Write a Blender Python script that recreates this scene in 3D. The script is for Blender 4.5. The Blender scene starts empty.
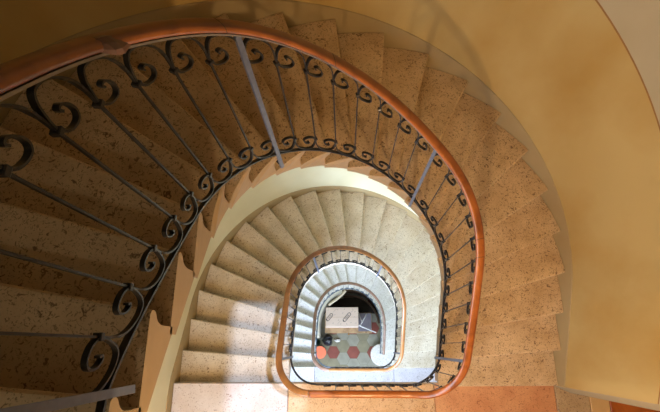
import bpy, math, random
import numpy as np
from mathutils import Matrix, Vector
random.seed(7)
scene = bpy.context.scene
COL = scene.collection
PI = math.pi

# ------------------------------------------------------------------ dimensions
H = 0.16                        # rise of one step
FL = 22 * H                     # floor to floor
RI, RO = 0.705, 1.788           # well edge and wall radius
XI = 0.012
RB = RI - 0.020                 # plane of the balustrade
YL = -0.785                     # landing edge (front line of first and last step)
RWALL = RO + 0.012
LEVEL = {0: 3 * FL, 1: 2 * FL, 2: FL, 3: 0.0}   # landing heights, 0 = nearest the camera

def uk(k):
    v = k - 10.5
    return PI / 2 + 0.2153 * v + 3.78e-4 * v ** 3
def tk(k):
    v = k - 10.5
    return PI / 2 + 0.2030 * v - 1.05e-4 * v ** 3
KK = np.linspace(-2, 23, 501)
UU = np.array([uk(k) for k in KK])
TT = np.array([tk(k) for k in KK])
def k_of_u(a): return float(np.interp(a, UU, KK))
def k_of_t(a): return float(np.interp(a, TT, KK))

def curve(a, r, x0=0.0, sy=1.0):
    """horseshoe: left leg (a<0), half circle, right leg (a>pi)"""
    if a < 0: return (x0 - r, a * r)
    if a > PI: return (x0 + r, -(a - PI) * r)
    return (x0 - r * math.cos(a), r * sy * math.sin(a))

# ------------------------------------------------------------------ materials
MATS = {}
def new_mat(name):
    m = bpy.data.materials.new(name); m.use_nodes = True
    nt = m.node_tree; b = nt.nodes['Principled BSDF']
    MATS[name] = m
    return m, nt, b
def srgb(r, g, b):
    f = lambda c: (c / 255 / 12.92) if c / 255 <= 0.04045 else ((c / 255 + 0.055) / 1.055) ** 2.4
    return (f(r), f(g), f(b), 1)
def simple(name, col, rough=0.5, metal=0.0, var=0.0, scale=20):
    m, nt, b = new_mat(name)
    b.inputs['Roughness'].default_value = rough
    b.inputs['Metallic'].default_value = metal
    tc = nt.nodes.new('ShaderNodeTexCoord')
    n = nt.nodes.new('ShaderNodeTexNoise'); n.inputs['Scale'].default_value = scale
    n.inputs['Detail'].default_value = 4
    nt.links.new(tc.outputs['Object'], n.inputs['Vector'])
    r = nt.nodes.new('ShaderNodeValToRGB')
    c0 = tuple(max(0, c * (1 - var)) for c in col[:3]) + (1,)
    c1 = tuple(min(1, c * (1 + var)) for c in col[:3]) + (1,)
    r.color_ramp.elements[0].color = c0; r.color_ramp.elements[0].position = 0.3
    r.color_ramp.elements[1].color = c1; r.color_ramp.elements[1].position = 0.7
    nt.links.new(n.outputs['Fac'], r.inputs['Fac'])
    nt.links.new(r.outputs['Color'], b.inputs['Base Color'])
    return m
def stone(name, base, mottled, fleck, rough=0.45, amount=0.0):
    m, nt, b = new_mat(name)
    N = nt.nodes.new; L = nt.links.new
    b.inputs['Roughness'].default_value = rough
    tc = N('ShaderNodeTexCoord')
    mp = N('ShaderNodeMapping'); mp.inputs['Scale'].default_value = (1, 1, 1.0)
    L(tc.outputs['Object'], mp.inputs['Vector'])
    big = N('ShaderNodeTexNoise'); big.inputs['Scale'].default_value = 5; big.inputs['Detail'].default_value = 5
    L(mp.outputs['Vector'], big.inputs['Vector'])
    r0 = N('ShaderNodeValToRGB')
    r0.color_ramp.elements[0].position = 0.32; r0.color_ramp.elements[0].color = mottled
    r0.color_ramp.elements[1].position = 0.62; r0.color_ramp.elements[1].color = base
    L(big.outputs['Fac'], r0.inputs['Fac'])
    col = r0.outputs['Color']
    for sc, lo, hi, dist, st in ((38, 0.585 - amount, 0.66 - amount, 1.8, 0.82), (85, 0.575 - amount, 0.66 - amount, 1.4, 0.62)):
        n = N('ShaderNodeTexNoise'); n.inputs['Scale'].default_value = sc
        n.inputs['Detail'].default_value = 3; n.inputs['Distortion'].default_value = dist
        L(mp.outputs['Vector'], n.inputs['Vector'])
        rr = N('ShaderNodeMapRange'); rr.inputs['From Min'].default_value = lo; rr.inputs['From Max'].default_value = hi
        rr.inputs['To Max'].default_value = st
        L(n.outputs['Fac'], rr.inputs['Value'])
        mx = N('ShaderNodeMix'); mx.data_type = 'RGBA'
        L(rr.outputs['Result'], mx.inputs['Factor'])
        L(col, mx.inputs['A']); mx.inputs['B'].default_value = fleck
        col = mx.outputs['Result']
    L(col, b.inputs['Base Color'])
    return m
def plaster(name, base, alt, rough=0.8, bump=0.15):
    m, nt, b = new_mat(name)
    N = nt.nodes.new; L = nt.links.new
    b.inputs['Roughness'].default_value = rough
    b.inputs['Specular IOR Level'].default_value = 0.25
    tc = N('ShaderNodeTexCoord')
    mp = N('ShaderNodeMapping'); mp.inputs['Scale'].default_value = (1, 1, 0.6)
    L(tc.outputs['Object'], mp.inputs['Vector'])
    n = N('ShaderNodeTexNoise'); n.inputs['Scale'].default_value = 1.6; n.inputs['Detail'].default_value = 7
    L(mp.outputs['Vector'], n.inputs['Vector'])
    r = N('ShaderNodeValToRGB')
    r.color_ramp.elements[0].position = 0.36; r.color_ramp.elements[0].color = alt
    r.color_ramp.elements[1].position = 0.62; r.color_ramp.elements[1].color = base
    L(n.outputs['Fac'], r.inputs['Fac']); L(r.outputs['Color'], b.inputs['Base Color'])
    n2 = N('ShaderNodeTexNoise'); n2.inputs['Scale'].default_value = 9; n2.inputs['Detail'].default_value = 5
    L(tc.outputs['Object'], n2.inputs['Vector'])
    bp = N('ShaderNodeBump'); bp.inputs['Strength'].default_value = bump; bp.inputs['Distance'].default_value = 0.02
    L(n2.outputs['Fac'], bp.inputs['Height']); L(bp.outputs['Normal'], b.inputs['Normal'])
    return m
def wood(name, base, dark, rough=0.3):
    m, nt, b = new_mat(name)
    N = nt.nodes.new; L = nt.links.new
    b.inputs['Roughness'].default_value = rough
    tc = N('ShaderNodeTexCoord')
    n = N('ShaderNodeTexNoise'); n.inputs['Scale'].default_value = 6; n.inputs['Detail'].default_value = 6
    n.inputs['Distortion'].default_value = 1.0
    L(tc.outputs['Object'], n.inputs['Vector'])
    r = N('ShaderNodeValToRGB')
    r.color_ramp.elements[0].position = 0.3; r.color_ramp.elements[0].color = dark
    r.color_ramp.elements[1].position = 0.58; r.color_ramp.elements[1].color = base
    L(n.outputs['Fac'], r.inputs['Fac']); L(r.outputs['Color'], b.inputs['Base Color'])
    return m

M_STEP = stone('speckled_tread_stone', srgb(216, 192, 156), srgb(194, 166, 128), srgb(98, 70, 46))  # one tread stone, copied per flight; lamplight tan put into this copy
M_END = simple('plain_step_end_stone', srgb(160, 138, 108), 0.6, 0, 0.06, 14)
M_END_LIT = simple('pale_step_end_stone', srgb(222, 212, 196), 0.6, 0, 0.05, 14)  # lighter copy of the end stone, daylight of lower flights painted in
M_STEP_LIT = stone('pale_speckled_stone', srgb(206, 196, 174), srgb(190, 176, 150), srgb(112, 90, 68), amount=-0.005)  # paler copy of the tread stone, cooler light put into its colour
M_STEP_LIT_WHITE = stone('whitish_speckled_stone', srgb(238, 238, 238), srgb(226, 225, 222), srgb(138, 130, 124), amount=-0.01)  # palest copy of the tread stone, daylight of the lowest flight painted in
M_SLAB_PALE = stone('pale_landing_stone', srgb(206, 203, 206), srgb(194, 190, 192), srgb(130, 124, 124), amount=-0.02)
M_SLAB_WHITE = stone('pinkish_slab_stone', srgb(206, 196, 188), srgb(196, 182, 170), srgb(130, 102, 84), amount=-0.03)
M_SLAB_TAN = stone('tan_slab_stone', srgb(214, 182, 142), srgb(204, 166, 122), srgb(150, 104, 66))
M_SLAB_ORANGE = stone('orange_slab_stone', srgb(214, 160, 116), srgb(200, 140, 98), srgb(150, 92, 60), amount=-0.01)
M_SLAB_GREY = stone('greyish_slab_stone', srgb(196, 172, 136), srgb(180, 152, 114), srgb(110, 84, 60))
M_STRIP = simple('plain_tan_stone', srgb(214, 178, 124), 0.5, 0, 0.06, 12)
M_DADO = plaster('ochre_wall_paint', srgb(184, 162, 108), srgb(172, 142, 82))
M_DADO_LIT = plaster('cream_wall_paint', srgb(212, 208, 176), srgb(204, 198, 162))  # paler copy of the ochre paint; cooler light of lower storeys painted in
M_UPPER = plaster('pale_wall_paint', srgb(178, 167, 140), srgb(170, 158, 128))
M_LINE = simple('brown_paint_line', srgb(140, 100, 48), 0.7, 0, 0.1, 30)
M_SKIRT = plaster('skirting_paint', srgb(160, 142, 104), srgb(150, 130, 92), 0.7, 0.08)
M_WHITE = plaster('white_plaster', srgb(226, 224, 214), srgb(214, 212, 200))
M_WOOD = wood('orange_brown_handrail_wood', srgb(164, 94, 42), srgb(120, 64, 28), 0.3)
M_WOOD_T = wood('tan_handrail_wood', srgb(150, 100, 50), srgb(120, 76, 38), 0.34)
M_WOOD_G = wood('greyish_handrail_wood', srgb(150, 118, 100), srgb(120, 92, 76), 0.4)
M_FLOORWOOD = wood('orange_floor_wood', srgb(188, 104, 40), srgb(166, 84, 28), 0.35)
M_IRON = simple('dark_wrought_iron', srgb(56, 55, 56), 0.33, 0.6, 0.25, 40)
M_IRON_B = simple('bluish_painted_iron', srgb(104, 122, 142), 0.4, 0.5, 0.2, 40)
M_STEEL = simple('blue_grey_post_iron', srgb(108, 116, 138), 0.38, 0.35, 0.12, 40)
M_CORE = simple('light_steel_strip', srgb(150, 146, 148), 0.35, 0.6, 0.1, 40)
M_TILE_RED = simple('red_hexagon_tile', srgb(138, 76, 66), 0.45, 0, 0.12, 6)
M_TILE_GREY = simple('pale_grey_hexagon_tile', srgb(152, 152, 140), 0.4, 0, 0.14, 6)
M_TILE_GREEN = simple('greenish_hexagon_tile', srgb(140, 136, 114), 0.4, 0, 0.14, 6)
M_GROUT = simple('tile_grout', srgb(116, 110, 90), 0.8, 0, 0.1, 30)
M_CARD = simple('pinkish_printed_cardboard', srgb(226, 206, 194), 0.7, 0, 0.03, 8)
M_CARDSIDE = simple('brown_cardboard', srgb(176, 140, 104), 0.8, 0, 0.06, 10)
M_INK = simple('dark_print', srgb(60, 58, 66), 0.6, 0, 0.1, 20)
M_INKL = simple('pale_print', srgb(170, 156, 150), 0.6, 0, 0.1, 20)
M_CHEST = wood('worn_chest_wood', srgb(178, 150, 116), srgb(140, 112, 82), 0.5)
M_CHESTTOP = simple('greyish_chest_top', srgb(116, 112, 124), 0.5, 0, 0.10, 9)
M_KNOB = simple('brass_knob', srgb(190, 140, 70), 0.35, 0.7, 0.1, 20)
M_BAG = simple('black_bag_plastic', srgb(30, 34, 44), 0.35, 0, 0.4, 14)
M_CORAL = simple('coral_plastic', srgb(244, 128, 96), 0.4, 0, 0.03, 8)
M_CORALS = simple('coral_plastic_side', srgb(220, 104, 76), 0.5, 0, 0.03, 8)
M_ROD = simple('white_enamelled_tube', srgb(232, 234, 240), 0.3, 0, 0.03, 8)
M_RAG = simple('white_cloth', srgb(226, 228, 226), 0.8, 0, 0.05, 12)
M_GREEN = simple('dark_green_plastic', srgb(36, 70, 62), 0.5, 0, 0.15, 12)
M_DARK = simple('dark_brown_boards', srgb(84, 62, 44), 0.7, 0, 0.2, 9)
M_RECESS = simple('blackened_boards', srgb(44, 36, 30), 0.8, 0, 0.2, 9)  # near-black colour stands for the shade behind the box
M_PIPE = simple('cream_pipe', srgb(214, 200, 176), 0.5, 0, 0.05, 9)

# ------------------------------------------------------------------ builders
def link(name, verts, faces, mats, parent=None, fmat=None, smooth=False, origin=None):
    me = bpy.data.meshes.new(name)
    org = Vector(origin) if origin is not None else (Vector(parent['org']) if parent is not None else Vector((0, 0, 0)))
    me.from_pydata([tuple(Vector(v) - org) for v in verts], [], faces)
    for m in (mats if isinstance(mats, (list, tuple)) else [mats]): me.materials.append(m)
    if fmat is not None:
        for p, i in zip(me.polygons, fmat): p.material_index = i
    if smooth:
        for p in me.polygons: p.use_smooth = True
    me.validate(); me.update()
    # consistent outward normals
    import bmesh
    bm = bmesh.new(); bm.from_mesh(me); bmesh.ops.recalc_face_normals(bm, faces=bm.faces); bm.to_mesh(me); bm.free()
    o = bpy.data.objects.new(name, me); COL.objects.link(o)
    if parent is not None:
        o.parent = parent
        o.location = org - Vector(parent['org'])
        o['org'] = tuple(org)
    else:
        o.location = org; o['org'] = tuple(org)
    return o
def empty(name, loc):
    o = bpy.data.objects.new(name, None); COL.objects.link(o); o.location = loc; o['org'] = tuple(loc)
    o.empty_display_size = 0.1
    return o
def tag(o, label=None, cat=None, group=None, kind=None):
    if label: o['label'] = label
    if cat: o['category'] = cat
    if group: o['group'] = group
    if kind: o['kind'] = kind
    return o
def box_vf(x0, x1, y0, y1, z0, z1):
    v = [(x, y, z) for z in (z0, z1) for y in (y0, y1) for x in (x0, x1)]
    f = [(0, 2, 3, 1), (4, 5, 7, 6), (0, 1, 5, 4), (2, 6, 7, 3), (0, 4, 6, 2), (1, 3, 7, 5)]
    return v, f
class MB:
    def __init__(s): s.v = []; s.f = []; s.m = []
    def add(s, v, f, mi=0):
        n = len(s.v); s.v += list(v); s.f += [tuple(i + n for i in q) for q in f]; s.m += [mi] * len(f)
        return s
    def box(s, *a, mi=0): return s.add(*box_vf(*a), mi)
    def tube(s, pts, r, n=10, mi=0):
        pts = [Vector(p) for p in pts]; rings = []
        up = Vector((0, 0, 1))
        for i, p in enumerate(pts):
            t = (pts[min(i + 1, len(pts) - 1)] - pts[max(i - 1, 0)]).normalized()
            u = t.cross(up)
            if u.length < 1e-3: u = t.cross(Vector((1, 0, 0)))
            u.normalize(); w = u.cross(t)
            rr = r[i] if isinstance(r, (list, tuple)) else r
            rings.append([p + (u * math.cos(2 * PI * j / n) + w * math.sin(2 * PI * j / n)) * rr for j in range(n)])
        v = [tuple(q) for ring in rings for q in ring]; f = []
        for i in range(len(pts) - 1):
            for j in range(n):
                f.append((i * n + j, i * n + (j + 1) % n, (i + 1) * n + (j + 1) % n, (i + 1) * n + j))
        f.append(tuple(range(n))); f.append(tuple((len(pts) - 1) * n + j for j in range(n)))
        return s.add(v, f, mi)
    def lathe(s, cx, cy, prof, n=32, mi=0):
        v = []; f = []
        for r, z in prof:
            for j in range(n):
                v.append((cx + r * math.cos(2 * PI * j / n), cy + r * math.sin(2 * PI * j / n), z))
        for i in range(len(prof) - 1):
            for j in range(n):
                f.append((i * n + j, i * n + (j + 1) % n, (i + 1) * n + (j + 1) % n, (i + 1) * n + j))
        f.append(tuple(range(n))); f.append(tuple((len(prof) - 1) * n + j for j in range(n)))
        return s.add(v, f, mi)
    def build(s, name, mats, parent=None, smooth=False, origin=None):
        return link(name, s.v, s.f, mats, parent, s.m, smooth, origin)

# ------------------------------------------------------------------ stairs
FLIGHTS = {1: dict(dx=0.0, sy=1.0), 2: dict(dx=0.0, sy=1.0), 3: dict(dx=0.03, sy=1.10)}
def fcurve(j, a, r):
    d = FLIGHTS[j]; return curve(a, r, XI + d['dx'], d['sy'])

NOSE = [(0.016, 0.0), (0.007, -0.002), (0.001, -0.009), (0.0, -0.018), (0.001, -0.028), (0.006, -0.037),
        (0.014, -0.043), (0.024, -0.050), (0.033, -0.062), (0.039, -0.080), (0.041, -0.105)]
def make_step(j, k, ztop, mat, parent, zbot=0.176):
    def pt(kr, side):
        return fcurve(j, uk(kr), RI) if side == 0 else curve(tk(kr), RO)
    def going(side):
        a, b = pt(k, side), pt(k - 1, side)
        return math.hypot(a[0] - b[0], a[1] - b[1])
    g = (going(0), going(1))
    prof = []
    NB = 6
    RM = 0.985 if k == 1 else 1.30               # the first step stops at the landing edge
    for i in range(NB + 1):                         # top face from back to nose
        prof.append(('f', RM - (RM - 0.14) * i / NB, 0.0))
    for d, z in NOSE: prof.append(('d', d, z))
    prof.append(('d', 0.041, -zbot))
    for i in range(NB + 1):
        prof.append(('f', 0.30 + (RM - 0.30) * i / NB, -zbot + 0.125 * i / NB))
    W = (0.0, 0.34, 0.67, 1.0)
    v = []; n = len(prof)
    for w in W:
        for kind, q, z in prof:
            if kind == 'f': r0 = r1 = q
            else: r0, r1 = q / g[0], q / g[1]
            if kind == 'f' and z == 0.0: pass
            a = pt(k - r0, 0); b = pt(k - r1, 1)
            v.append((a[0] + (b[0] - a[0]) * w, a[1] + (b[1] - a[1]) * w, ztop + z))
    f = []
    for wi in range(len(W) - 1):
        for i in range(n):
            i2 = (i + 1) % n
            f.append((wi * n + i, wi * n + i2, (wi + 1) * n + i2, (wi + 1) * n + i))
    # end caps as strips between top and bottom profile lists
    fm = [0] * len(f)
    from mathutils.geometry import tessellate_polygon
    for wi, side in ((0, 0), (len(W) - 1, 1)):
        poly = [Vector((q * g[side] if kind == 'f' else q, z, 0)) for kind, q, z in prof]
        for t in tessellate_polygon([poly]):
            f.append(tuple(wi * n + i for i in t)); fm.append(1)
    return link('step', v, f, [mat, M_END if j == 1 else M_END_LIT], parent, fm)

flight_info = {
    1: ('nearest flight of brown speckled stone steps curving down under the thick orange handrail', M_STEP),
    2: ('middle flight of pale speckled stone steps fanning below the nearest flight', M_STEP_LIT),
    3: ('lowest flight of whitish stone steps ending at the hexagon tiled floor', M_STEP_LIT_WHITE)}
for j in (1, 2, 3):
    zt = LEVEL[j - 1]
    lab, mat = flight_info[j]
    root = empty('stair_flight', (0, 0, LEVEL[j]))
    tag(root, lab, 'stairs', 'flights of the winding staircase')
    for k in range(1, 22):
        if j == 3 and k == 21: continue
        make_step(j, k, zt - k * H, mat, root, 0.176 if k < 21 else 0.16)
    if j == 3:                                       # curtail step with a round end
        cx, cy, r = 0.735, -0.64, 0.235
        out = []
        for i in range(25):
            a = PI * 1.5 - PI * i / 24 * 0.98
            out.append((cx + r * math.cos(a) * 0.98, cy + (r + 0.02) * math.sin(a)))
        out += [(1.1, -0.30), (RO, -0.30), (RO, cy - r - 0.02)]
        n = len(out)
        v = [(x, y, z) for z in (0.0, 0.11, 0.118, 0.15, 0.16) for x, y in out]
        def off(i, d):
            x, y = out[i]
            if i < 25: return (cx + (x - cx) * (1 + d / r), cy + (y - cy) * (1 + d / r))
            return (x, y + (-d if i == n - 1 else 0))
        v = []
        for z, d in ((0, -0.03), (0.10, -0.03), (0.118, -0.004), (0.13, 0.0), (0.148, 0.0), (0.16, -0.012)):
            v += [off(i, d) + (z,) for i in range(n)]
        f = []
        for a in range(5):
            for i in range(n): f.append((a * n + i, a * n + (i + 1) % n, (a + 1) * n + (i + 1) % n, (a + 1) * n + i))
        f.append(tuple(range(n))); f.append(tuple(5 * n + i for i in range(n)))
        tag(link('step', v, f, mat, root), 'rounded curtail step at the foot of the flight')

# ------------------------------------------------------------------ landings
YB = -2.35                      # back wall of the landings
def slab(name, x0, x1, y0, y1, ztop, th, mat, parent, lab=None):
    m = MB(); b = 0.006
    v = [(x0, y0, ztop - th), (x1, y0, ztop - th), (x1, y1, ztop - th), (x0, y1, ztop - th),
         (x0, y0, ztop - b), (x1, y0, ztop - b), (x1, y1, ztop - b), (x0, y1, ztop - b),
         (x0 + b, y0 + b, ztop), (x1 - b, y0 + b, ztop), (x1 - b, y1 - b, ztop), (x0 + b, y1 - b, ztop)]
    f = [(0, 3, 2, 1), (8, 9, 10, 11)]
    for a in (0, 4):
        for i in range(4): f.append((a + i, a + (i + 1) % 4, a + 4 + (i + 1) % 4, a + 4 + i))
    o = link(name, v, f, mat, parent)
    if lab: tag(o, lab)
    return o
land_lab = {0: 'brown stone landing at the very top left start of the nearest flight',
            1: 'orange and tan stone landing below the straight run of the thick handrail',
            2: 'small bright white stone landing beside the tiled floor opening'}
for L in (0, 1, 2):
    z = LEVEL[L]
    root = empty('stair_landing', (0, -1.5, z - 0.2))
    tag(root, land_lab[L], 'landing')
    a, b = (M_STEP, M_STEP) if L == 0 else (M_SLAB_WHITE if L == 1 else M_STEP_LIT_WHITE, M_SLAB_TAN if L == 1 else M_SLAB_PALE)
    c = (M_STEP, M_SLAB_ORANGE, M_SLAB_PALE)[L]
    lx = -0.679 if L < 2 else -0.66
    slab('slab', -RO, lx - 0.002, YB + 0.03, YL + 0.004, z, 0.2, a, root, 'pale pinkish slab' if L == 1 else None)
    slab('slab', lx + 0.002, 0.702, YB + 0.03, YL + 0.004, z, 0.2, b, root, 'tan speckled slab' if L == 1 else None)
    slab('slab', 0.706, 1.822, YB + 0.03, YL + 0.004, z, 0.2, c, root, 'reddish orange slab' if L == 1 else None)
    slab('threshold', 1.826, 2.128, YB + 0.03, YL - 0.006, z, 0.2, (M_STEP, M_SLAB_GREY, M_STEP_LIT)[L], root, 'greyish tan threshold slab' if L == 1 else None)
    if L == 1:
        slab('border_strip', 2.132, 2.306, YB + 0.03, YL - 0.006, z, 0.2, M_STRIP, root, 'plain tan border strip')
        o = slab('floor_hall', 2.31, 3.6, YB + 0.03, YL - 0.006, z, 0.2, M_FLOORWOOD, None); tag(o, kind='structure')

# ground floor of hexagonal tiles
S = 0.168; DX = 1.5 * S; DY = math.sqrt(3) * S
cx0, cy0 = 0.085, -0.585
m = MB(); m.add(*box_vf(-1.9, 3.6, YB, 1.95, -0.12, -0.004), mi=3)
for c in range(-8, 14):
    for r in range(-8, 11):
        x = cx0 + c * DX; y = cy0 + (r + (0.5 if c % 2 else 0)) * DY
        if x < -1.75 or x > 3.4 or y < YB + 0.15 or y > 1.75: continue
        if c % 2 == 0 and r % 2 == 0: mi = 0
        else: mi = 1 if random.random() < 0.5 else 2
        g = S - 0.003
        top = [(x + g * math.cos(i * PI / 3), y + g * math.sin(i * PI / 3), 0.0) for i in range(6)]
        bot = [(p[0], p[1], -0.006) for p in top]
        m.add(top + bot, [tuple(range(6))] + [(i, (i + 1) % 6, 6 + (i + 1) % 6, 6 + i) for i in range(6)], mi)
tag(m.build('floor', [M_TILE_RED, M_TILE_GREY, M_TILE_GREEN, M_GROUT]), kind='structure')

# ------------------------------------------------------------------ walls
ZTOP = 13.4
def wall_path(n=72):
    """plan of the curved wall: left wall from the back, round, to the right corner"""
    P = [(-1, YB)] ; out = []
    for y in np.linspace(YB, 0, 14): out.append(('l', y))
    A = []
    for y in np.linspace(YB, -0.001, 14): A.append(y / RWALL)
    A += list(np.linspace(0, PI, n))
    A += list(PI + np.linspace(0.02, 0.787, 8) / RWALL)
    return A
WA = wall_path()
def line_z(a, L):
    """stair pitch line of the flight that lands on level L, along the wall"""
    k = min(max(k_of_t(a), 0), 21)
    lv = 22 - k
    if a < 0 and a * RWALL < YL: lv = 22
    return LEVEL[L] + lv * H
m = MB()
bands = []
for a in WA:
    zs = [-0.1]; ids = []
    for L in (3, 2, 1, 0):
        if L == 0:
            base = LEVEL[0] + 99
            continue
        z = line_z(a, L)
        zs += [z + 1.285, z + 1.297]
    zs.append(ZTOP)
    bands.append(zs)
# vertical bands: below L3 line: dado of ground; between line and next skirting: upper, then dado of next flight
prev_skirt = []
allrows = []
for a in WA:
    row = [-0.1]
    for L in (3, 2, 1):
        z = line_z(a, L)
        row += [z - 0.05, z + 1.290, z + 1.302]
    row.append(ZTOP)
    allrows.append(row)
nrow = len(allrows[0])
v = []; f = []; fm = []
for a, row in zip(WA, allrows):
    x, y = curve(a, RWALL)
    for z in row: v.append((x, y, z))
off = len(v)
for a in WA:
    x, y = curve(a, RWALL + (0.318 if False else 0.16))
    v.append((x, y, -0.1)); v.append((x, y, ZTOP))
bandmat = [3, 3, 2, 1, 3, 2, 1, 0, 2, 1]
for i in range(len(WA) - 1):
    for b in range(nrow - 1):
        f.append((i * nrow + b, (i + 1) * nrow + b, (i + 1) * nrow + b + 1, i * nrow + b + 1)); fm.append(bandmat[b])
    f.append((off + 2 * i, off + 2 * i + 1, off + 2 * i + 3, off + 2 * i + 2)); fm.append(1)
    f.append((i * nrow + nrow - 1, (i + 1) * nrow + nrow - 1, off + 2 * i + 3, off + 2 * i + 1)); fm.append(1)
for i in (0, len(WA) - 1):
    f.append(tuple(i * nrow + b for b in range(nrow)) + (off + 2 * i + 1, off + 2 * i)); fm.append(1)
me_wall = link('wall_curved', v, f, [M_DADO, M_UPPER, M_LINE, M_DADO_LIT], None, fm, False)
for p in me_wall.data.polygons: p.use_smooth = abs(p.normal.z) < 0.3 and len(p.vertices) == 4
tag(me_wall, kind='structure')

# skirting band that follows each flight
for L in (1, 2, 3):
    v = []; f = []
    AA = [a for a in WA if a * RWALL >= YL - 1.5]
    n = 0
    for a in AA:
        z = line_z(a, L)
        for r, zz in ((RWALL - 0.008, z - 0.34), (RWALL - 0.008, z + 0.092), (RWALL - 0.005, z + 0.098), (RWALL + 0.02, z + 0.098)):
            x, y = curve(a, r); v.append((x, y, zz))
    for i in range(len(AA) - 1):
        for q in range(3): f.append((i * 4 + q, (i + 1) * 4 + q, (i + 1) * 4 + q + 1, i * 4 + q + 1))
    o = link('baseboard_curved', v, f, M_SKIRT)
    for p in o.data.polygons: p.use_smooth = True
    tag(o, kind='structure')

# remaining shell: jamb block at the right corner, hall and back wall with added window openings, ceiling
def struct(name, m, mats):
    o = m.build(name, mats); tag(o, kind='structure'); return o
m = MB()
m.box(RWALL + 0.16, 2.128, -0.785, -0.45, -0.1, ZTOP)
m.box(2.128, 3.6, -0.785, -0.60, -0.1, ZTOP)
struct('wall_hall', m, [M_UPPER])
m = MB(); m.box(3.6, 3.75, YB - 0.15, -0.6, -0.1, ZTOP); struct('wall_right', m, [M_UPPER])
def back_wall(holes):
    m = MB()
    x0, x1 = -RWALL - 0.16, 3.75
    holes = sorted(holes, key=lambda h: h[2])
    z = -0.1
    for hx0, hx1, hz0, hz1 in holes:
        m.box(x0, x1, YB - 0.15, YB, z, hz0)
        m.box(x0, hx0, YB - 0.15, YB, hz0, hz1)
        m.box(hx1, x1, YB - 0.15, YB, hz0, hz1)
        z = hz1
    m.box(x0, x1, YB - 0.15, YB, z, ZTOP)
    return m
ADDED_WIN = [(-1.70, -0.70, 7.85, 9.75), (-1.3, 1.3, 5.2, 6.7), (-1.3, 1.3, 1.2, 2.9)]  # unseen openings, added to hold the cool fill lights
struct('wall_back', back_wall(ADDED_WIN), [M_UPPER])
for i, (x0, x1, z0, z1) in enumerate(ADDED_WIN):
    m = MB(); t = 0.03
    m.box(x0, x0 + t, YB - 0.12, YB - 0.05, z0, z1); m.box(x1 - t, x1, YB - 0.12, YB - 0.05, z0, z1)
    m.box(x0 + t, x1 - t, YB - 0.12, YB - 0.05, z0, z0 + t); m.box(x0 + t, x1 - t, YB - 0.12, YB - 0.05, z1 - t, z1)
    struct('window_%d' % (i + 1), m, [M_WHITE])
# unseen ceiling; skylight opening trimmed to keep sun off the nearest flight
HX0, HX1, HY0, HY1 = 0.31, 1.14, -0.55, 0.76
m = MB(); za, zb_ = ZTOP, ZTOP + 0.12
m.box(-2.0, HX0, YB - 0.15, 2.0, za, zb_); m.box(HX1, 3.75, YB - 0.15, 2.0, za, zb_)
m.box(HX0, HX1, YB - 0.15, HY0, za, zb_); m.box(HX0, HX1, HY1, 2.0, za, zb_)
struct('ceiling', m, [M_WHITE])
m = MB()
for a in ((HX0, HX0 + 0.03, HY0, HY1), (HX1 - 0.03, HX1, HY0, HY1), (HX0 + 0.03, HX1 - 0.03, HY0, HY0 + 0.03), (HX0 + 0.03, HX1 - 0.03, HY1 - 0.03, HY1)):
    m.box(*a, za + 0.02, zb_ + 0.04)
struct('window_4', m, [M_WHITE])

# ------------------------------------------------------------------ railings
HAND = ([-1.2, -0.8, 0, 0.3, 0.5, 0.75, 0.98, 1.24, 1.55, 1.88, 2.07, 2.2, 2.44, 2.66, 3.06, 3.5, 3.73, 3.95],
        [0.92, 0.92, 0.925, 0.935, 0.945, 0.965, 0.958, 0.928, 0.89, 0.862, 0.868, 0.888, 0.94, 0.975, 0.985, 1.0, 0.975, 0.94])
BOTT = ([-1.2, -0.8, -0.4, -0.14, 0.18, 0.75, 1.0, 1.25, 1.53, 1.98, 2.2, 2.47, 2.87, 3.25, 3.7, 3.95],
        [0.10, 0.10, 0.08, 0.065, 0.04, 0.045, 0.05, 0.045, 0.03, 0.005, 0.0, 0.0, 0.03, 0.03, 0.05, 0.04])
RC = 0.265; YR = -0.785; YS = YR + RC          # corner radius, landing rail line, corner start
def smooth(a, n):
    a = np.array(a); k = np.ones(n) / n
    return np.convolve(np.pad(a, (n // 2, n // 2), mode='edge'), k, mode='valid')[:len(a)]
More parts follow.
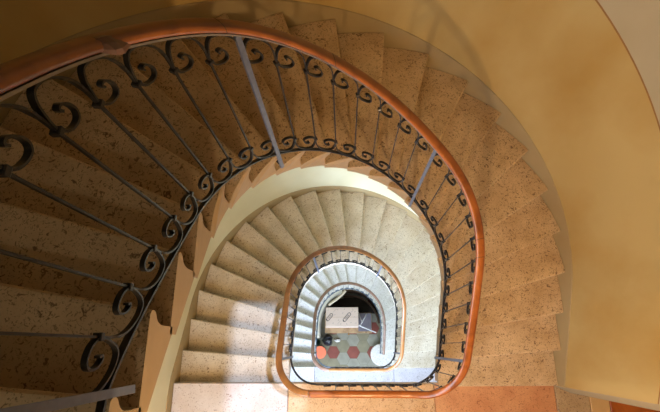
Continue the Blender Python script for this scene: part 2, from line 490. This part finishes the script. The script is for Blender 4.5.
class Path:
    """balustrade line of flight j: left corner, flight, right corner, landing run"""
    def __init__(s, j):
        zt, zb = LEVEL[j - 1], LEVEL[j]
        P = []; ZH = []; ZB = []; A = []
        xl, xr = fcurve(j, -0.1, RB)[0], fcurve(j, PI + 0.1, RB)[0]
        if j == 3: xr += 0.01
        def add(x, y, zh, zb_, a): P.append((x, y)); ZH.append(zh); ZB.append(zb_); A.append(a)
        # left corner from landing line to leg
        for i in range(17):
            th = PI / 2 * i / 16
            add(xl + RC - RC * math.sin(th), YR + RC - RC * math.cos(th), None, None, None)
        ncl = len(P)
        for a in np.linspace(YS / RB, PI - YS / RB, 260)[1:-1]:
            x, y = fcurve(j, a, RB)
            if a > PI and j == 3: x = xr
            lv = zt - k_of_u(a) * H
            add(x, y, lv + float(np.interp(a, *HAND)), lv + float(np.interp(a, *BOTT)), a)
        nfl = len(P)
        if j < 3:
            for i in range(17):
                th = PI / 2 * i / 16
                add(xr - RC + RC * math.cos(th), YS - RC * math.sin(th), None, None, None)
            nxl = fcurve(j + 1, -0.1, RB)[0]
            for x in np.linspace(xr - RC, nxl + RC, 40)[1:]:
                add(x, YR, zb + 0.925, zb + 0.075, None)
        else:
            add(xr, YS - 0.05, None, None, None); add(xr, YS - 0.10, None, None, None)
        P = np.array(P)
        s.S = np.concatenate([[0], np.cumsum(np.hypot(*(P[1:] - P[:-1]).T))])
        known = [i for i in range(len(P)) if ZH[i] is not None]
        kx = [s.S[i] for i in known]; kh = [ZH[i] for i in known]; kb = [ZB[i] for i in known]
        kx = [s.S[0]] + kx; kh = [zt + 0.925] + kh; kb = [zt + 0.075] + kb
        if j == 3:
            kx.append(s.S[-1]); kh.append(0.16 + 0.98); kb.append(0.16 + 0.06)
        s.P = P
        s.ds = np.linspace(0, s.S[-1], 900)
        step = s.ds[1]
        h = np.interp(s.ds, kx, kh); b = np.interp(s.ds, kx, kb)
        n = int(0.22 / step) | 1
        s.H = smooth(smooth(h, n), n); s.B = smooth(smooth(b, n), n)
        s.sa = {}; s.Aarr = np.array([np.nan if a is None else a for a in A])
        s.len = s.S[-1]
        s.s_corner_end = s.S[ncl - 1]
        s.nfl = nfl; s.A = A
    def s_of_a(s, a):
        idx = [i for i, q in enumerate(s.A) if q is not None]
        lo, hi = idx[0], idx[-1]
        if a < s.A[lo]: return float(s.S[lo] - (s.A[lo] - a) * RB)
        if a > s.A[hi]: return float(s.S[hi] + (a - s.A[hi]) * RB)
        return float(np.interp(a, [s.A[i] for i in idx], [s.S[i] for i in idx]))
    def xy(s, t): return (float(np.interp(t, s.S, s.P[:, 0])), float(np.interp(t, s.S, s.P[:, 1])))
    def frame(s, t):
        a = s.xy(max(0, t - 0.004)); b = s.xy(min(s.len, t + 0.004))
        tx, ty = b[0] - a[0], b[1] - a[1]; l = math.hypot(tx, ty) or 1
        return (tx / l, ty / l), (-ty / l, tx / l)       # tangent, outward-left normal (away from the well)
    def hand(s, t): return float(np.interp(t, s.ds, s.H))
    def bott(s, t): return float(np.interp(t, s.ds, s.B))
def sweep(path, s0, s1, zfun, section, n):
    """section: list of (offset along normal, dz)"""
    v = []; f = []; m = len(section)
    for t in np.linspace(s0, s1, n):
        x, y = path.xy(t); _, nn = path.frame(t); z = zfun(t)
        for o, dz in section: v.append((x + nn[0] * o, y + nn[1] * o, z + dz))
    for i in range(n - 1):
        for q in range(m): f.append((i * m + q, i * m + (q + 1) % m, (i + 1) * m + (q + 1) % m, (i + 1) * m + q))
    f.append(tuple(range(m))); f.append(tuple((n - 1) * m + q for q in range(m)))
    return v, f
def catmull(P, per=5):
    P = [np.array(p, float) for p in P]; out = []
    for i in range(len(P) - 1):
        p0 = P[max(i - 1, 0)]; p1 = P[i]; p2 = P[i + 1]; p3 = P[min(i + 2, len(P) - 1)]
        for q in range(per):
            t = q / per
            out.append(0.5 * (2 * p1 + (p2 - p0) * t + (2 * p0 - 5 * p1 + 4 * p2 - p3) * t * t + (3 * p1 - p0 - 3 * p2 + p3) * t ** 3))
    out.append(P[-1]); return out
def ribbon(path, pts, th=0.0055, wd=0.014, off=0.0, wds=None):
    """flat iron bar following (s, z) points, broad side across the railing plane"""
    v = []; f = []; n = len(pts)
    for i, (t, z) in enumerate(pts):
        a = pts[max(i - 1, 0)]; b = pts[min(i + 1, n - 1)]
        d = np.array([b[0] - a[0], b[1] - a[1]]); l = np.hypot(*d) or 1; d = d / l; nr = (-d[1], d[0])
        for e, w in ((-1, -1), (1, -1), (1, 1), (-1, 1)):
            tt = t + nr[0] * th / 2 * e; zz = z + nr[1] * th / 2 * e
            x, y = path.xy(min(max(tt, 0), path.len)); _, nn = path.frame(min(max(t, 0), path.len))
            o = (wds[i] if wds else wd) / 2 * w + off
            v.append((x + nn[0] * o, y + nn[1] * o, zz))
    for i in range(n - 1):
        for q in range(4): f.append((i * 4 + q, i * 4 + (q + 1) % 4, (i + 1) * 4 + (q + 1) % 4, (i + 1) * 4 + q))
    f.append((0, 1, 2, 3)); f.append(tuple((n - 1) * 4 + q for q in range(4)))
    return v, f
def crook(p):
    """shepherd's crook above a top collar at (0,0); neighbour collar at (-p,0)"""
    return [(0, 0.050), (-0.005, 0.085), (-0.018, 0.108), (-0.040, 0.121), (-p + 0.058, 0.122), (-p + 0.034, 0.110), (-p + 0.018, 0.084),
            (-p + 0.008, 0.050), (-p + 0.002, 0.020), (-p + 0.004, -0.002), (-p + 0.018, -0.013), (-p + 0.040, -0.009),
            (-p + 0.058, 0.005), (-p + 0.067, 0.027), (-p + 0.063, 0.047), (-p + 0.050, 0.055), (-p + 0.039, 0.047), (-p + 0.042, 0.037)]
def top_pts(path, t, p):
    zt = lambda q: path.hand(min(max(q, 0), path.len)) - 0.155
    return [(t + q, zt(t + q) + dz) for q, dz in crook(p)]
def bot_pts(path, t, p):
    zb = lambda q: path.bott(min(max(q, 0), path.len)) + 0.135
    return [(t - q, zb(t - q) - dz) for q, dz in crook(p)]
rail_info = {
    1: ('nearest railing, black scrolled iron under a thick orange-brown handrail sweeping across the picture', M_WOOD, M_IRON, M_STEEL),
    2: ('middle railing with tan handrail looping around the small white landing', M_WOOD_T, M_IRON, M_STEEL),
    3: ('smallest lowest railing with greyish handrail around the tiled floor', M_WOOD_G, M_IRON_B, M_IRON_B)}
POSTS_A = [-0.80, 0.788, 2.125, 3.935]
for j in (1, 2, 3):
    lab, wm, im, pm = rail_info[j]
    path = Path(j)
    x0, y0 = path.xy(0)
    root = empty('stair_railing', (0, 0, LEVEL[j]))
    tag(root, lab, 'railing', 'railings of the winding staircase')
    # handrail: rounded wood on a flat steel strip
    w, h = 0.027, 0.021
    sec = []
    for i in range(16):
        a = 2 * PI * i / 16; ca, sa = math.cos(a), math.sin(a)
        sec.append((w * math.copysign(abs(ca) ** 0.7, ca), 0.004 + h * math.copysign(abs(sa) ** 0.75, sa)))
    e = path.len
    o = link('handrail', *sweep(path, 0, e, path.hand, sec, 420), wm, root, smooth=True)
    core = [(-0.020, -0.025), (0.020, -0.025), (0.020, -0.017), (-0.020, -0.017)]
    tag(link('rail_core', *sweep(path, 0, e, path.hand, core, 300), M_CORE, root), 'light steel strip under the wood')
    bsec = [(-0.009, -0.005), (0.009, -0.005), (0.009, 0.005), (-0.009, 0.005)]
    link('bottom_rail', *sweep(path, 0, e, path.bott, bsec, 300), im, root)
    if j == 1:
        for a in (0.73, 1.30, 2.90, 3.04):
            s = path.s_of_a(a)
            link('joint', *sweep(path, s - 0.0014, s + 0.0014, path.hand, [(x * 1.012, 0.004 + (z - 0.004) * 1.012) for x, z in sec], 2), M_DARK, o)
        s0, s1 = path.s_of_a(0.20), path.s_of_a(0.33)
        sp = [(-0.036, -0.026), (-0.040, -0.006), (-0.033, 0.012), (-0.020, 0.026), (0.0, 0.024), (0.0, -0.024)]
        v, f = sweep(path, s0, s1, path.hand, sp, 14)
        # taper both ends like a scarf repair
        v2 = []
        for i in range(14):
            q = min(1, i / 3, (13 - i) / 7)
            t = s0 + (s1 - s0) * i / 13
            x, y = path.xy(t); z = path.hand(t)
            for c in v[i * 6:(i + 1) * 6]:
                v2.append((x + (c[0] - x) * (0.45 + 0.55 * q), y + (c[1] - y) * (0.45 + 0.55 * q), z + (c[2] - z) * (0.5 + 0.5 * q)))
        tag(link('splice', v2, f, wood('worn_splice_wood', srgb(128, 92, 76), srgb(104, 70, 54), 0.45), o), 'greyish worn splice block on the handrail')
    stations = [path.s_of_a(a) for a in POSTS_A]
    counts = [8, 7, 9]
    if j < 3:
        nxt = Path(j + 1)
        stations.append(path.len + (nxt.s_of_a(POSTS_A[0]) - 0.0)); counts.append(13)
    else:
        stations[-1] = path.len - 0.02
    for i, s in enumerate(stations):
        if s > path.len: break
        zb, zt_ = path.bott(s) - 0.17, path.hand(s) - 0.027
        if i == 0: zb += 0.04
        if j == 3 and i == 3: zb = 0.16
        x, y = path.xy(s); tg, nn = path.frame(s)
        post = MB(); a, b = 0.0098, 0.007
        pts = []
        v = []
        for z in (zb, zb + 0.003, zt_ - 0.003, zt_):
            e_ = 0.8 if z in (zb, zt_) else 1
            for ee, ww in ((-1, -1), (1, -1), (1, 1), (-1, 1)):
                v.append((x + tg[0] * a * ee * e_ + nn[0] * (b * ww * e_ - 0.004), y + tg[1] * a * ee * e_ + nn[1] * (b * ww * e_ - 0.004), z))
        f = [(0, 1, 2, 3), (12, 13, 14, 15)]
        for q in range(3):
            for r in range(4): f.append((q * 4 + r, q * 4 + (r + 1) % 4, q * 4 + 4 + (r + 1) % 4, q * 4 + 4 + r))
        post.add(v, f)
        po = post.build('post', pm, root)
        if not (j == 3 and i == 3):                     # anchor fixing the post to the step end
            am = MB()
            p0 = (x - nn[0] * 0.004, y - nn[1] * 0.004); p1 = (x + nn[0] * 0.030, y + nn[1] * 0.030)
            am.tube([(p0[0], p0[1], zb + 0.03), (p1[0], p1[1], zb + 0.03)], 0.009, 8)
            am.build('anchor', M_IRON, po)
        # half scrolls springing from the post
        p = (stations[i] - stations[i - 1]) / (counts[i - 1] + 1) if i > 0 else 0.12
        if i > 0:
            pts = catmull([(q, z) for q, z in top_pts(path, s, p)], 5)
            link('scroll', *ribbon(path, pts), im, po)
        if i < len(counts):
            p = (stations[i + 1] - s) / (counts[i] + 1)
            pts = catmull([(q, z) for q, z in bot_pts(path, s, p)], 5)
            link('scroll', *ribbon(path, pts), im, po)
    for i in range(len(counts)):
        a, b = stations[i], stations[i + 1]; nb = counts[i]; p = (b - a) / (nb + 1)
        for q in range(1, nb + 1):
            t = a + p * q
            if t > path.len - p * 0.9: continue
            tp = catmull(top_pts(path, t, p), 5 if j < 3 else 3)
            bp = catmull(bot_pts(path, t, p), 5 if j < 3 else 3)
            z0, z1 = bp[0][1], tp[0][1]
            mid = [np.array([t, z0 + (z1 - z0) * r / 4]) for r in range(1, 4)]
            pts = list(reversed(bp)) + mid + tp
            wds = [0.014] * (len(bp) - 3) + [0.011, 0.0095, 0.0085] + [0.0085] * 3 + [0.0085, 0.0095, 0.011] + [0.014] * (len(tp) - 3)
            bo = link('baluster', *ribbon(path, pts, wds=wds), im, root)
            if j < 3:
                for zc in (path.hand(t) - 0.155, path.bott(t) + 0.135):
                    x, y = path.xy(t); tg, nn = path.frame(t)
                    cm = MB(); v = []
                    for dz, e_ in ((-0.009, 0.8), (-0.006, 1), (0.006, 1), (0.009, 0.8)):
                        for ee, ww in ((-1, -1), (1, -1), (1, 1), (-1, 1)):
                            v.append((x + tg[0] * 0.009 * ee * e_ + nn[0] * 0.0105 * ww * e_, y + tg[1] * 0.009 * ee * e_ + nn[1] * 0.0105 * ww * e_, zc + dz))
                    f = [(0, 1, 2, 3), (12, 13, 14, 15)]
                    for c in range(3):
                        for r in range(4): f.append((c * 4 + r, c * 4 + (r + 1) % 4, c * 4 + 4 + (r + 1) % 4, c * 4 + 4 + r))
                    cm.add(v, f); cm.build('collar', im, bo)

# ------------------------------------------------------------------ things on the ground floor
def rounded_box(name, x0, x1, y0, y1, z0, z1, b, mats, parent=None, topmi=0, sidemi=0):
    v = []
    for z, d in ((z0, b), (z0 + b, 0), (z1 - b, 0), (z1, b)):
        v += [(x0 + d, y0 + d, z), (x1 - d, y0 + d, z), (x1 - d, y1 - d, z), (x0 + d, y1 - d, z)]
    f = [(0, 3, 2, 1), (12, 13, 14, 15)]; fm = [sidemi, topmi]
    for c in range(3):
        for r in range(4): f.append((c * 4 + r, c * 4 + (r + 1) % 4, c * 4 + 4 + (r + 1) % 4, c * 4 + 4 + r)); fm.append(sidemi)
    return link(name, v, f, mats, parent, fm)
# chest
root = empty('chest', (-0.04, 0.1, 0)); tag(root, 'low wooden chest with a small knob, under the printed cardboard box', 'chest')
rounded_box('body', -0.60, 0.52, -0.12, 0.33, 0.04, 0.425, 0.006, M_CHEST, root)
rounded_box('lid', -0.615, 0.535, -0.135, 0.345, 0.425, 0.45, 0.005, M_CHEST, root)
tag(rounded_box('board', 0.205, 0.525, -0.09, 0.335, 0.451, 0.466, 0.003, M_CHESTTOP, None), 'thin greyish board lying on the right end of the chest beside the printed box', 'board')
rounded_box('drawer', -0.55, 0.47, -0.132, -0.12, 0.12, 0.40, 0.004, M_CHEST, root)
m = MB(); m.tube([(-0.03, -0.130, 0.33), (-0.03, -0.150, 0.33), (-0.03, -0.158, 0.33), (-0.03, -0.172, 0.33)], [0.010, 0.012, 0.026, 0.018], 14)
m.build('knob', M_KNOB, root, True)
for x in (-0.56, 0.48):
    for y in (-0.08, 0.29):
        m = MB(); m.box(x - 0.03, x + 0.03, y - 0.03, y + 0.03, 0.0, 0.045); m.build('foot', M_CHEST, root)
# cardboard box
bx0, bx1, by0, by1, bz0, bz1 = -0.575, 0.197, -0.008, 0.445, 0.452, 0.90
root = empty('cardboard_box', (-0.19, 0.22, bz0)); tag(root, 'pale cardboard box printed with dark oval logos, on the low chest', 'box')
rounded_box('carton', bx0, bx1, by0, by1, bz0, bz1, 0.008, [M_CARD, M_CARDSIDE], root, 0, 0)
def capsule(cx, cy, L, r, ang, wd, n=10):
    out = []; inn = []
    for side in (0, 1):
        for i in range(n + 1):
            a = -PI / 2 + PI * i / n + side * PI
            ox = (L / 2 if side == 0 else -L / 2)
            out.append((ox + r * math.cos(a), r * math.sin(a))); inn.append((ox + (r - wd) * math.cos(a), (r - wd) * math.sin(a)))
    c, s = math.cos(ang), math.sin(ang)
    tr = lambda p: (cx + p[0] * c - p[1] * s, cy + p[0] * s + p[1] * c)
    return [tr(p) for p in out], [tr(p) for p in inn]
def flatring(m, o, i_, z0, z1):
    n = len(o); v = [p + (z1,) for p in o] + [p + (z1,) for p in i_] + [p + (z0,) for p in o] + [p + (z0,) for p in i_]
    f = []
    for i in range(n):
        q = (i + 1) % n
        f += [(i, q, n + q, n + i), (i, 2 * n + i, 2 * n + q, q), (n + i, n + q, 3 * n + q, 3 * n + i)]
    m.add(v, f)
def bar(m, cx, cy, L, w, ang, z0, z1):
    c, s = math.cos(ang), math.sin(ang)
    v = [(cx + a * L / 2 * c - b * w / 2 * s, cy + a * L / 2 * s + b * w / 2 * c, z) for z in (z0, z1) for b in (-1, 1) for a in (-1, 1)]
    m.add(v, [(0, 2, 3, 1), (4, 5, 7, 6), (0, 1, 5, 4), (2, 6, 7, 3), (0, 4, 6, 2), (1, 3, 7, 5)])
for cx, cy, L in ((-0.485, 0.215, 0.135), (-0.075, 0.215, 0.18)):
    m = MB(); o, i_ = capsule(cx, cy, L, 0.040, 0.86, 0.013); flatring(m, o, i_, bz1 - 0.0005, bz1 + 0.0015)
    for t in (-0.05, -0.022, 0.006, 0.034, 0.056):
        if abs(t) > L / 2 - 0.005: continue
        bar(m, cx + t * math.cos(0.86), cy + t * math.sin(0.86), 0.034, 0.009, 0.86 + PI / 2 + (0.5 if t < 0 else -0.3), bz1 - 0.0005, bz1 + 0.0015)
    bar(m, cx - (L / 2 + 0.02) * math.cos(0.86), cy - (L / 2 + 0.02) * math.sin(0.86), 0.05, 0.014, 0.86 + 1.2, bz1 - 0.0005, bz1 + 0.0015)
    m.build('printed_logo', M_INK, root)
m = MB()
for x, y in ((-0.30, 0.39), (-0.13, 0.40), (0.06, 0.40), (-0.36, 0.27), (-0.27, 0.15), (-0.17, 0.31), (0.10, 0.22), (0.02, 0.09), (-0.22, 0.06), (-0.40, 0.08), (0.14, 0.08), (-0.52, 0.38), (0.12, 0.34), (-0.08, 0.06)):
    bar(m, x, y, 0.03, 0.012, random.choice((0.86, -0.7, 0.2)), bz1 - 0.0005, bz1 + 0.001)
for x, y in ((-0.36, 0.37), (0.05, 0.35), (-0.26, 0.10)):
    bar(m, x, y, 0.10, 0.006, 0.86, bz1 - 0.0005, bz1 + 0.001)
m.build('printed_mark', M_INKL, root)
m = MB(); m.box(bx0 + 0.008, bx1 - 0.008, 0.214, 0.219, bz1 - 0.001, bz1 + 0.0006); m.build('flap_seam', M_CARDSIDE, root)
# folded white tube stand lying on the chest
root = empty('folding_stand', (0.35, 0.1, 0.467)); tag(root, 'folded white tubular stand leaning across the right end of the chest', 'stand')
zc = 0.4825
for pts in ([(0.21, 0.35, zc), (0.29, 0.13, zc + 0.10), (0.30, 0.10, zc + 0.11)], [(0.42, 0.33, zc), (0.36, 0.22, zc + 0.05), (0.245, 0.035, zc + 0.12)],
            [(0.205, 0.045, zc + 0.155), (0.24, 0.03, zc + 0.14), (0.63, -0.125, zc + 0.04)]):
    m = MB(); m.tube(pts, 0.014, 8); m.build('tube', M_ROD, root, True)
m = MB(); m.tube([(0.235, 0.05, zc + 0.105), (0.255, 0.025, zc + 0.145)], 0.018, 8); m.build('hinge', M_ROD, root)
# coral stool
root = empty('stool', (-0.73, -0.58, 0)); tag(root, 'round coral plastic stool standing at the left corner of the tiled floor', 'stool')
m = MB(); m.lathe(-0.73, -0.58, [(0.120, 0.375), (0.140, 0.375), (0.147, 0.383), (0.147, 0.396), (0.140, 0.404), (0.02, 0.405)], 40); m.build('seat', M_CORAL, root, False)
m = MB(); m.lathe(-0.73, -0.58, [(0.135, 0.0), (0.138, 0.02), (0.112, 0.2), (0.118, 0.374), (0.1, 0.375)], 32); m.build('base', M_CORALS, root, True)
# black bag
def blob(name, c, r, mat, seed, parent=None, amp=0.18, n=22):
    rnd = random.Random(seed); ph = [rnd.uniform(0, 6.28) for _ in range(8)]
    v = []; f = []
    for i in range(n // 2 + 1):
        th = PI * i / (n // 2)
        for q in range(n):
            a = 2 * PI * q / n
            k = 1 + amp * (0.5 * math.sin(3 * a + ph[0] + 2 * th) + 0.35 * math.sin(5 * a + ph[1] - 3 * th) + 0.3 * math.sin(7 * th + ph[2] + a))
            v.append((c[0] + r[0] * k * math.sin(th) * math.cos(a), c[1] + r[1] * k * math.sin(th) * math.sin(a), max(0.0, c[2] + r[2] * (1 + 0.4 * (k - 1)) * math.cos(th))))
    for i in range(n // 2):
        for q in range(n): f.append((i * n + q, i * n + (q + 1) % n, (i + 1) * n + (q + 1) % n, (i + 1) * n + q))
    return link(name, v, f, mat, parent, None, True, None if parent else (c[0], c[1], 0))
root = empty('bag', (-0.56, -0.3, 0)); tag(root, 'rumpled black bag on the tiles in front of the chest', 'bag')
blob('sack', (-0.555, -0.295, 0.15), (0.125, 0.135, 0.16), M_BAG, 3, root)
m = MB(); m.tube(catmull([(-0.60, -0.28, 0.27), (-0.58, -0.25, 0.33), (-0.52, -0.23, 0.34), (-0.46, -0.23, 0.27), (-0.44, -0.24, 0.20)], 4), 0.013, 8); m.build('strap', M_BAG, root, True)
tag(blob('rag', (-0.315, -0.30, 0.03), (0.075, 0.04, 0.035), M_RAG, 9, None, 0.3), 'small crumpled white cloth on the tiles beside the black bag', 'cloth')
root = empty('bucket', (-0.815, -0.31, 0)); tag(root, 'small dark green bucket behind the coral stool', 'bucket')
m = MB(); m.lathe(-0.815, -0.345, [(0.06, 0.0), (0.062, 0.002), (0.078, 0.20), (0.085, 0.20), (0.085, 0.21), (0.074, 0.21), (0.060, 0.02), (0.01, 0.015)], 24); m.build('shell', M_GREEN, root, True)
m = MB(); m.tube(catmull([(-0.892, -0.345, 0.205), (-0.88, -0.37, 0.225), (-0.815, -0.40, 0.235), (-0.75, -0.37, 0.225), (-0.738, -0.345, 0.205)], 4), 0.005, 6); m.build('handle', M_GREEN, root, True)
# curved white partition closing off the space under the stairs, dark boards and a flat patch of painted shade behind
def arc_wall(name, r0, r1, a0, a1, z0, z1, mat, sy, n=36, x0=0.03):
    v = []; f = []
    for a in np.linspace(a0, a1, n):
        for r, z in ((r0, z0), (r1, z0), (r1, z1), (r0, z1)):
            x, y = curve(a, r, x0, sy); v.append((x, y, z))
    for i in range(n - 1):
        for q in range(4): f.append((i * 4 + q, i * 4 + (q + 1) % 4, (i + 1) * 4 + (q + 1) % 4, (i + 1) * 4 + q))
    f.append((0, 1, 2, 3)); f.append(tuple((n - 1) * 4 + q for q in range(4)))
    o = link(name, v, f, mat); tag(o, kind='structure'); return o
arc_wall('wall_partition', 0.762, 0.84, -0.30, 1.30, 0.0, 0.95, M_WHITE, 1.08)
arc_wall('trim_1', 0.80, 0.84, 1.32, 3.0, 0.0, 0.50, M_DARK, 1.1)
arc_wall('trim_2', 0.70, 0.73, 1.32, 3.0, 0.0, 0.22, M_DARK, 1.1)
v = [(0.03 + 0.69 * math.cos(PI * i / 30), 0.36 + 0.40 * math.sin(PI * i / 30), z) for z in (0.0, 0.02) for i in range(31)]
tag(link('trim_3', v, [tuple(range(31)), tuple(range(31, 62))] + [(i, (i + 1) % 31, 31 + (i + 1) % 31, 31 + i) for i in range(31)], M_RECESS), kind='structure')  # flat dark sheet, shade of the space behind the box painted in
pp = catmull([(-0.50, 0.50, 0.905), (-0.44, 0.545, 0.93), (-0.30, 0.64, 0.96), (-0.18, 0.74, 0.975), (-0.10, 0.83, 0.985)], 5)
m = MB(); m.tube(pp, 0.032, 10)
tag(m.build('pipe', M_PIPE, None, True, (-0.3, 0.66, 0.9)), 'curved cream pipe lying from the printed box to the partition rim', 'pipe')

# ------------------------------------------------------------------ light
def area(name, loc, target, size, sizey, energy, color, spread=PI):
    l = bpy.data.lights.new(name, 'AREA'); l.shape = 'RECTANGLE'; l.size = size; l.size_y = sizey
    l.energy = energy; l.color = color; l.spread = spread
    o = bpy.data.objects.new(name, l); COL.objects.link(o); o.location = loc
    o.rotation_euler = (Vector(target) - Vector(loc)).to_track_quat('-Z', 'Y').to_euler(); return o
def point(name, loc, energy, color, r):
    l = bpy.data.lights.new(name, 'POINT'); l.energy = energy; l.color = color; l.shadow_soft_size = r
    o = bpy.data.objects.new(name, l); COL.objects.link(o); o.location = loc; return o
WARM = (1.0, 0.68, 0.37)
COOL = (0.72, 0.83, 1.0)
point('landing_lamp', (0.05, -1.85, 9.93), 118, WARM, 0.05)
point('upper_lamp', (-0.3, -2.1, 12.2), 15, (1.0, 0.91, 0.76), 0.10)
sun = bpy.data.lights.new('daylight', 'SUN'); sun.energy = 3.4; sun.color = (0.54, 0.67, 1.0); sun.angle = math.radians(1.2)
so = bpy.data.objects.new('daylight', sun); COL.objects.link(so)
so.rotation_euler = Vector((-0.25, -0.10, -1.0)).to_track_quat('-Z', 'Y').to_euler()
area('window_light_upper', (-1.2, YB - 0.02, 8.8), (1.2, 0, 7.2), 0.95, 1.8, 75, (0.80, 0.88, 1.0))  # unseen cool fill, added to whiten the right wall
area('window_light_middle', (-0.5, YB - 0.02, 5.95), (0.9, 2.0, 3.8), 1.6, 1.4, 195, (0.62, 0.76, 1.0), math.radians(110))  # unseen cool fill, added to brighten the lower loops and landing
area('window_light_lower', (0, YB - 0.02, 2.05), (0, 0.8, 0.9), 2.5, 1.6, 150, (0.7, 0.83, 1.0))  # unseen cool fill, added to brighten the ground floor
w = bpy.data.worlds.new('World'); scene.world = w; w.use_nodes = True
bg = w.node_tree.nodes['Background']
sky = w.node_tree.nodes.new('ShaderNodeTexSky'); sky.sky_type = 'NISHITA'; sky.sun_disc = False; sky.sun_elevation = math.radians(45)
w.node_tree.links.new(sky.outputs['Color'], bg.inputs['Color']); bg.inputs['Strength'].default_value = 0.008

# ------------------------------------------------------------------ camera
R = [[9.99506141e-01, 9.43436932e-03, 2.99744244e-02], [2.53886107e-04, 9.51412118e-01, -3.07920308e-01], [-3.14230646e-02, 3.07775849e-01, 9.50939860e-01]]
cd = bpy.data.cameras.new('camera'); cam = bpy.data.objects.new('camera', cd); COL.objects.link(cam)
cd.sensor_width = 36; cd.sensor_fit = 'HORIZONTAL'; cd.lens = 434.355 / 660 * 36
cd.clip_start = 0.02; cd.clip_end = 100
mw = Matrix(R).to_4x4(); mw.translation = Vector((-0.14015, -0.44681, 11.49915)); cam.matrix_world = mw
scene.camera = cam
scene.view_settings.view_transform = 'Standard'; scene.view_settings.look = 'None'
scene.view_settings.exposure = 0.0; scene.view_settings.gamma = 1.0; scene.view_settings.use_curve_mapping = False
for o in list(bpy.data.objects):
    if 'org' in o: del o['org']
